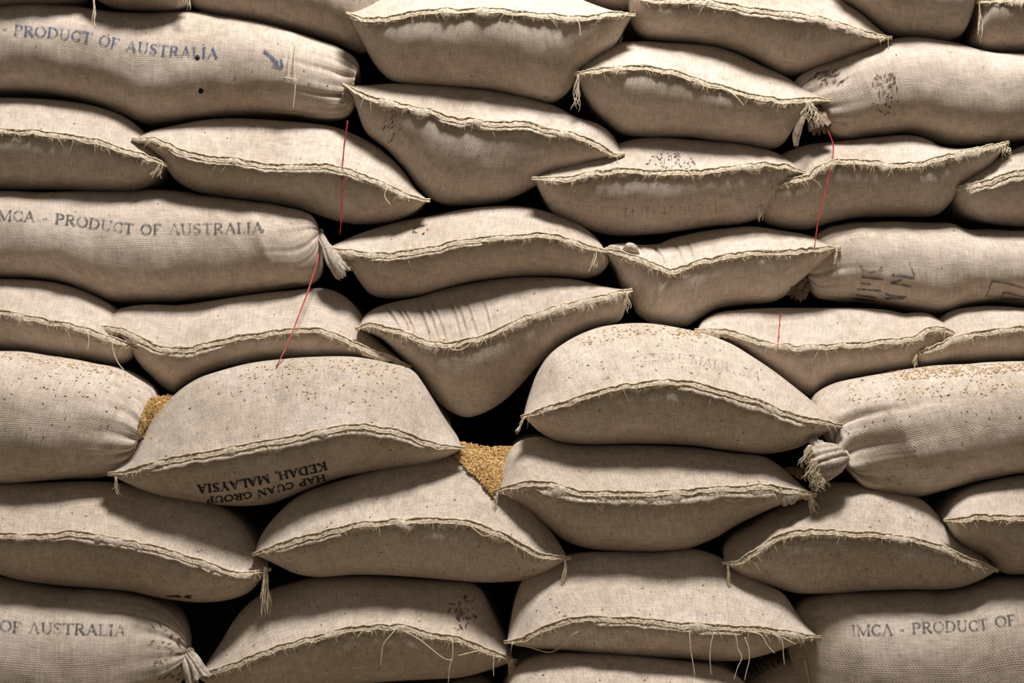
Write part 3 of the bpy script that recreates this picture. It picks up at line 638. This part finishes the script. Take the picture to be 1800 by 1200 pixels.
# ------------------------------------------------------------------ lettering printed on the cloth
def arc(cx, cy, rx, ry, a0, a1, thick, thin, n=14):
    out = []
    for i in range(n+1):
        a = math.radians(a0+(a1-a0)*i/n); w = thin+(thick-thin)*abs(math.cos(a))**1.3
        out.append((cx+rx*math.cos(a), cy+ry*math.sin(a), w))
    return out
T_, t_ = .15, .06
def stem(x, y0=0, y1=1, w=T_): return [(x, y0, w), (x, y1, w)]
def bar(x0, x1, y, w=t_): return [(x0, y, w), (x1, y, w)]
def serif(x, y, s=.14): return bar(x-s, x+s, y+(.03 if y < .5 else -.03), .06)
G = {   # width, strokes; unit capital height
 'I': (.38, [stem(.19), serif(.19,0), serif(.19,1)]),
 'M': (.98, [stem(.14,w=.06), [(.14,1,.15),(.47,.05,.12)], [(.47,.05,.06),(.80,1,.06)], stem(.82), serif(.14,0,.11), serif(.82,0,.13), bar(.02,.22,.97), bar(.74,.95,.97)]),
 'C': (.72, [arc(.40,.5,.30,.46,40,320,T_,t_), stem(.64,.68,.98,.05), stem(.64,.04,.28,.05)]),
 'A': (.80, [[(.12,0,.06),(.40,1,.06)], [(.38,1,.15),(.68,0,.15)], bar(.24,.55,.33), serif(.12,0,.11), serif(.68,0,.12)]),
 '-': (.42, [bar(.08,.34,.38,.10)]),
 ',': (.28, [[(.12,.10,.13),(.14,-.02,.10),(.06,-.18,.04)]]),
 'P': (.68, [stem(.17), arc(.30,.73,.28,.25,-90,90,T_,t_), bar(.17,.32,.97), bar(.17,.32,.48), serif(.17,0), bar(.02,.2,.97)]),
 'R': (.76, [stem(.17), arc(.30,.74,.26,.24,-90,90,T_,t_), bar(.17,.32,.97), bar(.17,.34,.50), [(.34,.50,.13),(.66,.0,.15)], serif(.17,0), bar(.02,.2,.97), bar(.6,.76,.03)]),
 'O': (.82, [arc(.41,.5,.32,.47,0,360,T_,t_,24)]),
 'D': (.80, [stem(.17), arc(.30,.5,.40,.47,-90,90,T_,t_), bar(.03,.32,.97), bar(.03,.32,.03)]),
 'U': (.82, [[(.17,1,T_),(.17,.35,T_)], arc(.41,.36,.24,.33,180,360,.11,t_), stem(.65,.36,1,.06), serif(.17,1), serif(.65,1,.11)]),
 'T': (.74, [stem(.37), bar(.03,.71,.96,.07), stem(.05,.76,.98,.05), stem(.69,.76,.98,.05), serif(.37,0)]),
 'F': (.64, [stem(.17), bar(.03,.58,.96,.07), bar(.17,.44,.50,.06), stem(.57,.76,.98,.05), serif(.17,0)]),
 'E': (.70, [stem(.17), bar(.03,.60,.96,.07), bar(.17,.44,.50,.06), bar(.03,.62,.04,.07), stem(.59,.76,.98,.05), stem(.62,.02,.26,.05)]),
 'S': (.60, [arc(.30,.75,.20,.22,30,200,.11,.06,10)+[(.30,.52,.15),(.44,.36,.14)]+arc(.29,.25,.19,.22,20,-150,.11,.06,10), stem(.51,.74,.98,.05), stem(.08,.02,.28,.05)]),
 'L': (.64, [stem(.17), serif(.17,1), bar(.03,.58,.04,.07), stem(.58,.02,.30,.05)]),
 'H': (.84, [stem(.17), stem(.67), bar(.17,.67,.5), serif(.17,0), serif(.17,1), serif(.67,0), serif(.67,1)]),
 'G': (.80, [arc(.42,.5,.32,.46,40,330,T_,t_), stem(.68,.04,.44,.12), bar(.54,.80,.44), stem(.66,.68,.98,.05)]),
 'K': (.80, [stem(.17), [(.24,.42,.06),(.64,1,.06)], [(.34,.56,.14),(.70,0,.15)], serif(.17,0), serif(.17,1), serif(.64,1,.10), serif(.70,0,.10)]),
 'N': (.84, [stem(.15,w=.06), [(.15,1,.15),(.69,.02,.15)], stem(.69,w=.06), serif(.15,0,.11), bar(.02,.2,.97), serif(.69,1,.11)]),
 'Y': (.78, [[(.12,1,.14),(.39,.46,.14)], [(.66,1,.06),(.39,.46,.06)], stem(.39,0,.48), serif(.12,1,.11), serif(.66,1,.10), serif(.39,0)]),
 'W': (1.1, [[(.1,1,.14),(.33,0,.12)], [(.33,0,.06),(.55,.9,.06)], [(.55,.9,.14),(.77,0,.12)], [(.77,0,.06),(1.0,1,.06)], serif(.1,1,.1), serif(1.0,1,.1)]),
 ' ': (.42, []),
}
class Print:
    """flat ink laid on the cloth of one sack, following its surface"""
    def __init__(s, key): s.key = key; s.v = []; s.f = []
    def ribbon(s, pts, step=2.0):
        """pts: (px, py, width px)"""
        q = [pts[0]]
        for a, b in zip(pts[:-1], pts[1:]):
            k = max(1, int(math.hypot(b[0]-a[0], b[1]-a[1])/step))
            for i in range(1, k+1): q.append(tuple(a[j]+(b[j]-a[j])*i/k for j in range(3)))
        prev = None; bv = BV[s.key]
        for i, p in enumerate(q):
            a = q[max(i-1, 0)]; b = q[min(i+1, len(q)-1)]; dx, dy = b[0]-a[0], b[1]-a[1]; l = math.hypot(dx, dy) or 1
            nx, ny = -dy/l, dx/l; row = []
            for sg in (-1, 0, 1):
                d = (P(p[0]+nx*p[2]/2*sg, p[1]+ny*p[2]/2*sg, 0)-CAM).normalized(); r = bv.ray_cast(CAM, d)
                if r[0] is None: row = None; break
                nn = r[1] if r[1].dot(d) < 0 else -r[1]
                s.v.append(r[0] + nn*.0009 - d*.0009); row.append(len(s.v)-1)
            if row and prev:
                s.f.append((prev[0], prev[1], row[1], row[0])); s.f.append((prev[1], prev[2], row[2], row[1]))
            prev = row
    def text(s, string, base, cap, stretch=None, wk=1.0):
        """string along a baseline of pixels, letters standing to the left-hand side of its direction"""
        total = sum(G[c][0] for c in string); b = np.array(base, float)
        L = np.sqrt(((b[1:]-b[:-1])**2).sum(1)).sum(); k = L/total; n = 400; cur = spline(base, n)
        caps = cap if hasattr(cap, '__len__') else (cap, cap)
        x = 0
        for c in string:
            w, strokes = G[c]
            for st in strokes:
                pts = []
                for gx, gy, gw in st:
                    f = (x+gx)/total*n; i = int(min(max(f, 0), n-1)); fr = f-i
                    p = cur[i]+(cur[i+1]-cur[i])*fr; tdir = cur[min(i+6, n)]-cur[max(i-6, 0)]; tdir = tdir/np.linalg.norm(tdir)
                    up = np.array([tdir[1], -tdir[0]]); ch = caps[0]+(caps[1]-caps[0])*f/n
                    q = p+up*gy*ch; pts.append((q[0], q[1], max(1.2, gw*(k+ch)/2*1.1*wk)))
                s.ribbon(pts)
            x += w
        return s
    def blob(s, px, py, r, n=10):
        bv = BV[s.key]; ids = []
        for i in range(n+1):
            rr = 0 if i == 0 else r*(1+.25*n1(i*1.7, px)); a = 2*math.pi*i/n
            d = (P(px+rr*math.cos(a), py+rr*math.sin(a), 0)-CAM).normalized(); h = bv.ray_cast(CAM, d)
            if h[0] is None: return s
            s.v.append(h[0]-d*.001); ids.append(len(s.v)-1)
        for i in range(1, n+1): s.f.append((ids[0], ids[i], ids[i % n+1]))
        return s
    def dashes(s, cx, cy, rx, ry, n, seed, ang=(-30, 40), ln=(4, 9), w=(1.6, 3), fold=1):
        rnd = random.Random(seed)
        for _ in range(n):
            a = rnd.uniform(0, 6.283); r = math.sqrt(rnd.random())
            x, y = cx+rx*r*math.cos(a), cy+ry*r*math.sin(a); th = math.radians(rnd.uniform(*ang) + (90 if rnd.random() < .4*fold else 0)); l = rnd.uniform(*ln)/2; ww = rnd.uniform(*w)
            s.ribbon([(x-l*math.cos(th), y-l*math.sin(th), ww*.5), (x, y+rnd.uniform(-1, 1), ww), (x+l*math.cos(th), y+l*math.sin(th), ww*.5)])
        return s
    def build(s, name, mat, label=None):
        o = mesh_obj(name, [tuple(v) for v in s.v], s.f, M[mat], ROOT[s.key], True, None, ORIG[s.key])
        if label: o['label'] = label
        return o

Print('B1').text('- PRODUCT OF AUSTRALIA', [(2,57),(24,61),(90,66),(158,75),(215,87),(300,98),(384,102)], 18).build('printed_lettering', 'ink_blue', 'faded blue lettering PRODUCT OF AUSTRALIA')
Print('D1').text('IMCA - PRODUCT OF AUSTRALIA', [(-14,387),(0,387),(70,390),(100,393),(170,402),(238,411),(300,411),(380,410),(464,408)], 18).build('printed_lettering', 'ink_grey', 'grey lettering IMCA - PRODUCT OF AUSTRALIA')
Print('H1').text('PRODUCT OF AUSTRALIA', [(-158,1096),(-60,1103),(10,1109),(29,1111),(120,1114),(222,1117)], 19).build('printed_lettering', 'ink_grey', 'grey lettering OF AUSTRALIA')
Print('H4').text('IMCA - PRODUCT OF AUSTRALIA', [(1496,1117),(1576,1115),(1602,1113),(1670,1110),(1727,1107),(1745,1103),(1793,1097),(1880,1088),(1960,1082)], 19).build('printed_lettering', 'ink_grey', 'grey lettering IMCA - PRODUCT OF')
Print('F2').text('KEDAH, MALAYSIA', [(573,811),(536,820),(495,828),(470,834),(403,846),(346,852)], (14, 15), wk=1.3).text('HAP CUAN GROUP', [(571,833),(537,841),(500,850),(458,860),(415,868),(362,873)], (11, 11), wk=1.3).build('printed_lettering', 'ink_black', 'black lettering HAP CUAN GROUP KEDAH, MALAYSIA')
Print('F3').text('KEDAH, MALAYSIA', [(1112,634),(1160,636),(1205,637),(1250,646),(1295,657),(1335,669)], 15).build('printed_lettering', 'ink_faint', 'barely visible ghosted lettering')
p = Print('D4')
for pts in ([(1512,466),(1516,474),(1530,479),(1545,476),(1551,468)], [(1514,487),(1552,491)], [(1513,498),(1530,500)], [(1506,508),(1548,511)], [(1504,518),(1540,523)], [(1500,524),(1536,528)],
            [(1568,481),(1608,488)], [(1567,484),(1606,490)], [(1565,497),(1602,504)], [(1585,492),(1566,498)], [(1556,516),(1566,520),(1594,522)], [(1556,524),(1590,524)], [(1598,460),(1608,484)]):
    p.ribbon([(x, y, 3.2) for x, y in pts])
p.build('stencil_marks', 'ink_grey', 'faint turned stencil characters'); p = Print('D4')
for pts in ([(1733,522),(1744,494),(1770,498),(1812,510)], [(1762,516),(1766,513),(1800,522)], [(1764,514),(1760,524),(1800,526)]): p.ribbon([(x, y, 2.4) for x, y in pts])
p.build('stencil_box', 'ink_grey', 'corner of a faint stencilled box')
p = Print('C3')
for i, (x, h_) in enumerate([(1100,20),(1112,18),(1128,22),(1137,22),(1150,18),(1168,20),(1180,20),(1196,18),(1212,20),(1228,18),(1246,16),(1258,16)]):
    y = 366-i*.7; p.ribbon([(x, y, 2.2), (x, y+h_*.9, 2.2)]); p.ribbon([(x-4, y+(i % 3)*6, 2), (x+5, y+(i % 3)*6, 2)])
p.build('stencil_marks', 'ink_faint', 'barely visible stencil characters')
p = Print('I2'); p.text('AUSTRALIA', [(1322,1196),(1350,1178),(1385,1163),(1425,1157)], 20, wk=1.2); p.build('printed_lettering', 'ink_grey', 'smudged dark print')
Print('B1').blob(347, 101, 4.2).build('hole', 'hole'); Print('B1').blob(353, 160, 4.6).build('hole', 'hole')
p = Print('B1')
p.ribbon([(464,89,5),(478,101,6),(489,111,6)]); p.ribbon([(479,114,3),(496,118,5)]); p.ribbon([(494,103,3),(497,118,4)])
p.build('arrow_mark', 'ink_blue', 'small blue arrow mark')
Print('B4').dashes(1556, 162, 25, 38, 60, 4, ang=(-25, 25), ln=(4, 8), w=(1.2, 2.2)).build('red_stain', 'ink_red', 'patch of brown-red stitch-like dashes')
Print('B4').dashes(1462, 138, 40, 14, 26, 5, ang=(-60, -20), ln=(6, 14), w=(1, 2.2), fold=0).build('brown_flecks', 'ink_red')
Print('C3').dashes(1178, 285, 44, 16, 60, 6, ang=(-70, 30), ln=(3, 6), w=(1.0, 2.0)).build('brown_flecks', 'ink_red')
Print('H2').dashes(812, 1075, 28, 32, 30, 7, ang=(-40, 60), ln=(5, 12), w=(1.2, 2.4)).build('brown_flecks', 'ink_red')
Print('H1').dashes(290, 1132, 30, 44, 26, 8, ang=(-20, 50), ln=(5, 12), w=(.9, 1.9), fold=.3).build('red_stain', 'ink_red', 'brown-red dashes around the puckered end')
Print('H1').dashes(296, 1190, 26, 10, 9, 9, ang=(-50, 0), ln=(6, 12), w=(.9, 1.8), fold=0).build('red_stain', 'ink_red')
Print('G1').dashes(318, 1048, 30, 3, 10, 10, ang=(-5, 15), ln=(5, 14), w=(1.5, 2.5), fold=0).build('red_stain', 'ink_red')
Print('B2').dashes(690, 215, 18, 34, 16, 11, ang=(-70, -30), ln=(5, 10), w=(1, 2), fold=0).build('brown_flecks', 'ink_red')
Print('D2').dashes(738, 404, 14, 9, 9, 12, ang=(-35, -5), ln=(4, 8), w=(.8, 1.5), fold=0).build('brown_flecks', 'hole')

# ------------------------------------------------------------------ ravelled corners and hanging threads
tassel('A1', 164, -14, 66, 7, 2, dx=1, spread=2.5, y=-.035, curl=2)
tassel('A2', 330, -30, 52, 8, 3, dx=-2, spread=5, y=-.02, curl=3)
tassel('G1', 466, 996, 92, 22, 4, dx=2, spread=8)
tassel('B3', 1016, 132, 66, 14, 5, dx=-5, spread=5, curl=5)
tassel('G4', 1279, 994, 66, 16, 6, dx=3, spread=4)
tassel('G2', 994, 984, 58, 9, 7, dx=-2, spread=4)
tassel('H2', 898, 1158, 44, 16, 8, dx=2, spread=9)
tassel('E5', 1611, 622, 28, 12, 9, dx=-3, spread=4, curl=2)
tassel('F3', 923, 732, 34, 8, 10, dx=-14, spread=3)
tassel('G3', 874, 866, 44, 8, 11, dx=-6, spread=3)
tassel('G3', 1424, 868, 36, 14, 12, dx=6, spread=9)
tassel('F2', 203, 838, 40, 9, 13, dx=4, spread=7, curl=4)
tassel('A8', 1722, 6, 76, 9, 14, dx=2, spread=4, curl=3)
tassel('C4', 1338, 338, 52, 8, 15, dx=-1, spread=2)
tassel('B3', 1420, 178, 40, 14, 16, dx=8, spread=16, curl=7, y=-.01)
tassel('D2', 1046, 440, 40, 7, 17, dx=-4, spread=6)
tassel('C1', 284, 286, 30, 12, 18, dx=-10, spread=9)
tassel('D3', 1471, 438, 36, 8, 19, dx=-2, spread=3)
tassel('E3', 1103, 514, 36, 12, 20, dx=0, spread=6)
tassel('C4', 1766, 254, 22, 9, 21, dx=8, spread=8, curl=5)
tassel('F4', 1424, 782, 42, 30, 22, dx=-4, spread=12, y=-.185, curl=8, r=.0007)
tassel('F4', 1430, 806, 44, 30, 24, dx=0, spread=14, y=-.19, curl=9, r=.0007)
tassel('F4', 1438, 832, 34, 30, 25, dx=4, spread=14, y=-.185, curl=9, r=.0007)
gathered_tail('F4', [(1452,790,-.15),(1436,782,-.16),(1428,772,-.155)], [.010,.013,.009], mat='tail', pleats=7, amp=.25, seed=41, tie=False, name='cloth_ruffle')
tassel('A6', 1561, 68, 62, 3, 23, dx=1, spread=1, curl=1)
threads('H2', [[(698,1103),(685,1118),(674,1132),(671,1148),(669,1170)], [(708,1108),(735,1122),(752,1135),(768,1148),(783,1158),(795,1160)], [(793,1120),(796,1135),(795,1155),(790,1175),(788,1200)], [(806,1152),(830,1146),(850,1142)], [(640,1106),(628,1120)], [(868,1155),(867,1175),(868,1188)]])
threads('H3', [[(905,1133),(930,1137),(950,1143),(965,1146),(978,1142),(990,1130),(1004,1116),(1016,1110)], [(1212,1112),(1214,1140),(1218,1165),(1222,1190)], [(1256,1110),(1250,1130),(1248,1155),(1250,1185)], [(1276,1112),(1292,1116),(1297,1140),(1304,1155),(1297,1172),(1290,1195)], [(1309,1120),(1316,1140),(1317,1160),(1312,1180),(1309,1195)], [(1320,1110),(1338,1116),(1350,1135),(1362,1148)], [(1355,1110),(1375,1120),(1399,1132)], [(1357,1113),(1374,1125),(1377,1150),(1379,1168)]])
threads('E3', [[(786,606),(795,614),(812,614),(826,604),(830,598)]], r=.0011)
threads('G2', [[(825,922),(838,934),(852,942),(866,938),(872,932)]], r=.0011)
threads('E2', [[(196,598),(200,620),(208,638),(218,650)], [(154,584),(156,600),(154,614)]])
threads('A4', [[(1010,30),(1018,42),(1020,64)]])
threads('B3', [[(1282,160),(1296,172),(1308,186)]])
threads('C2', [[(680,330),(676,344),(686,360)]])
threads('H4', [[(1414,1160),(1418,1176),(1422,1200)]], r=.0016)
threads('B1', [[(520,76),(517,110),(519,150),(515,192)], [(512,84),(507,112),(508,140)], [(500,136),(522,140)]])
# leaf-like cloth scrap below the tie of the stained sack
gathered_tail('B4', [(1418,196,-.01),(1408,216,-.02),(1400,240,-.02),(1399,258,-.02)], [.003,.006,.009,.004], mat='tail_brown', pleats=5, amp=.3, seed=31, squash=.3, tie=False, name='cloth_scrap')
# little bunched lumps of cloth at the dipped seam
gathered_tail('D3', [(1064,441,.01),(1078,437,.005),(1092,440,.01)], [.002,.008,.008,.001], mat='tail', pleats=3, amp=.10, seed=33, tie=False, name='bunched_cloth')
gathered_tail('D3', [(1094,439,.01),(1108,434,.005),(1124,446,.01)], [.002,.009,.008,.001], mat='tail', pleats=3, amp=.10, seed=35, tie=False, name='bunched_cloth')

# ------------------------------------------------------------------ red strings
def red_string(label, px, r, mat, y=None, off=.006):
    q = spline(px, 26); pts = []; y0 = None
    for x, z in q:
        hh = hit(x, z); yy = (hh[0].y if hh else .05) - off
        pts.append([x, z, yy])
    ys = np.array([p[2] for p in pts])
    # it hangs straight: a taut line in depth that clears the cloth
    base = np.minimum.accumulate(ys); lin = np.linspace(ys[0], ys[-1], len(ys)); lin = np.minimum(lin, lin+np.min(ys-lin))
    cand = 0.75*lin + 0.25*np.minimum(ys, lin)
    pp = [P(p[0], p[1], c) for p, c in zip(pts, cand)]
    org = pp[-1]; mb = MB()
    mb.tube(pp, r, 6, r*.7); mb.tube([a+Vector((.0012*math.sin(i*.9), -.0006, .0)) for i, a in enumerate(pp)], r*.6, 5, r*.4)
    o = mb.build('string', M[mat], None, tuple(org)); tag(o, label, 'string', 'red plastic strings hanging on the pile'); return o
red_string('short vivid red string hanging across the left sack down to a black gap', [(611,212),(606,250),(602,290),(602,330),(600,370),(598,412)], .0013, 'red')
red_string('red string hanging from the stained tied end at upper right, bent at the top', [(1447,216),(1456,232),(1465,256),(1462,285),(1452,330),(1443,370),(1436,400),(1432,434)], .0012, 'red')
red_string('slanting red string from the cloth tail down onto the crown of the black-lettered sack', [(560,446),(553,476),(541,512),(523,560),(507,600),(494,628),(486,644)], .0016, 'pale_red')
red_string('thin faded red string lying over the crown of a sack on the right', [(1372,545),(1370,570),(1368,595),(1367,612)], .0010, 'pale_red')

# ------------------------------------------------------------------ spilled grain
def inside(poly, x, y):
    c = False; j = len(poly)-1
    for i in range(len(poly)):
        if (poly[i][1] > y) != (poly[j][1] > y) and x < (poly[j][0]-poly[i][0])*(y-poly[i][1])/(poly[j][1]-poly[i][1])+poly[i][0]: c = not c
        j = i
    return c
def heap(label, grid_poly, ya, yb, n, seed, on):
    """a heap of grain: a bed sloping from its front lip (ya) to its back (yb), covered in single grains"""
    rnd = random.Random(seed); xs = [p[0] for p in grid_poly]; ys = [p[1] for p in grid_poly]
    x0, x1, z0, z1 = min(xs), max(xs), min(ys), max(ys)
    def depth(x, y):
        lin = yb + (ya-yb)*((y-z0)/(z1-z0)); hh = hit(x, y, on)
        return min(lin, hh[0].y-.006) if hh else lin
    mb = MB(); lo_ = []
    nx, ny = 26, 26; vid = {}
    for i in range(nx+1):
        for j in range(ny+1):
            x, y = x0-4+(x1-x0+8)*i/nx, z0+(z1-z0+6)*j/ny
            vid[i, j] = len(mb.v); mb.v.append(P(x, y, depth(x, y)+.004*noise.noise((x*.05, y*.05, seed))))
    for i in range(nx):
        for j in range(ny):
            cx, cy = x0-4+(x1-x0+8)*(i+.5)/nx, z0+(z1-z0+6)*(j+.5)/ny
            if inside(grid_poly, cx, cy): mb.f.append((vid[i, j], vid[i+1, j], vid[i+1, j+1], vid[i, j+1]))
    org = P(sum(xs)/len(xs), z1, ya)
    e = bpy.data.objects.new('grain_heap', None); COL.objects.link(e); e.location = org; e.empty_display_size = .03
    tag(e, label, 'grain', 'spilled grain', 'stuff')
    bed = mb.build('grain_bed', M['mound'], e, org); bed['kind'] = 'stuff'
    mb = MB(); k = 0
    while k < n:
        x, y = rnd.uniform(x0, x1), rnd.uniform(z0, z1)
        if not inside(grid_poly, x, y): continue
        k += 1
        p = P(x, y, depth(x, y)-rnd.uniform(.0005, .004)); a = Vector((rnd.gauss(0, 1), rnd.gauss(0, .6), rnd.gauss(0, .55)))
        mb.grain(p, a, rnd.uniform(.0065, .0095), rnd.uniform(.0022, .0030))
    g = mb.build('loose_grain', M['grain'], e, org, False); g['kind'] = 'stuff'
    return e
heap('golden heap of spilled grain in the hollow right of the black-lettered sack', [(790,790),(806,776),(830,780),(860,786),(900,784),(896,812),(888,840),(876,858),(866,870),(858,862),(842,842),(822,826),(808,812)], -.13, -.03, 1600, 1, ('G2',))
heap('small slanting pocket of spilled grain beside the puckered end of the left sideways sack', [(262,700),(285,696),(306,694),(292,722),(272,748),(252,770),(244,760),(246,738)], -.11, .0, 700, 2, ('F1',))
heap('little strip of spilled grain behind the thick knotted cloth on the right', [(1376,822),(1395,820),(1420,824),(1430,840),(1408,842),(1388,832)], -.10, -.02, 160, 3, ('G3',))

def scatter(label, regions, seed, mat, keys, size=(.0050, .0080), name='scattered_grain', cat='grain', lift=.0012):
    """grains lying on the cloth: regions are (polygon, count)"""
    rnd = random.Random(seed); mb = MB()
    for poly, n in regions:
        xs = [p[0] for p in poly]; ys = [p[1] for p in poly]; k = 0; tries = 0
        while k < n and tries < n*30:
            tries += 1; x, y = rnd.uniform(min(xs), max(xs)), rnd.uniform(min(ys), max(ys))
            if not inside(poly, x, y): continue
            hh = hit(x, y)
            if hh is None or hh[4] not in keys: continue
            nn = hh[1] if hh[1].dot(hh[0]-CAM) < 0 else -hh[1]
            a = nn.orthogonal().normalized(); b = nn.cross(a); th = rnd.uniform(0, 6.283)
            ax = a*math.cos(th)+b*math.sin(th) + nn*rnd.uniform(-.15, .15)
            mb.grain(hh[0]+nn*lift, ax, rnd.uniform(*size), rnd.uniform(.0015, .0021)); k += 1
    org = mb.v[0].copy(); o = mb.build(name, M[mat], None, tuple(org), False)
    return tag(o, label, cat, 'spilled grain', 'stuff')
scatter('grain sprinkled along the top of the left sideways sack', [([(0,616),(80,624),(160,637),(230,652),(226,664),(150,652),(60,636),(0,632)], 120), ([(0,630),(230,660),(250,700),(0,700)], 40)], 11, 'grain', ('F1',))
scatter('grain sprinkled on the crown of the black-lettered sack', [([(400,652),(490,633),(620,629),(700,645),(690,662),(560,652),(430,668)], 90), ([(330,690),(450,640),(700,645),(750,700),(600,720)], 60)], 12, 'grain', ('F2',))
scatter('grain sprinkled on the rounded crown of the big bulging sack', [([(1000,600),(1080,572),(1160,572),(1260,592),(1240,604),(1120,588),(1030,610)], 110), ([(980,640),(1080,580),(1260,600),(1340,650),(1200,660),(1000,680)], 34), ([(1190,578),(1235,584),(1233,592),(1190,586)], 40)], 13, 'grain', ('F3',))
scatter('grain strewn thickly along the top of the right sideways sack', [([(1560,652),(1660,643),(1800,637),(1800,652),(1690,662),(1600,668)], 360), ([(1470,680),(1560,655),(1800,650),(1800,690),(1500,710)], 130)], 14, 'grain', ('F4',))
scatter('chaff caught on the frayed seam of the sagging centre sack', [([(745,598),(785,596),(790,612),(748,612)], 60), ([(718,560),(726,560),(730,592),(720,592)], 14)], 15, 'grain', ('E3',), size=(.004, .007), lift=.004)
scatter('dark husks speckling the dusty lower sacks', [([(60,640),(1800,640),(1800,1200),(0,1200)], 420)], 16, 'chaff', ('F1', 'F2', 'F3', 'F4', 'G1', 'G2', 'G3', 'G4', 'H2', 'H3', 'I1'), size=(.0035, .0075), name='scattered_husks', cat='husks')
scatter('dark husks speckling the cleaner upper sacks', [([(0,0),(1800,0),(1800,640),(0,640)], 150)], 17, 'chaff', ('A4', 'B1', 'B2', 'B3', 'B4', 'C1', 'C2', 'C3', 'C4', 'D1', 'D2', 'D3', 'D4', 'E2', 'E3', 'E4'), size=(.003, .006), name='scattered_husks', cat='husks')
scatter('golden husks caught below the thick knotted cloth on the lower right', [([(1440,850),(1490,846),(1480,866),(1430,880)], 70)], 18, 'grain', ('G4', 'G3'), size=(.004, .007))
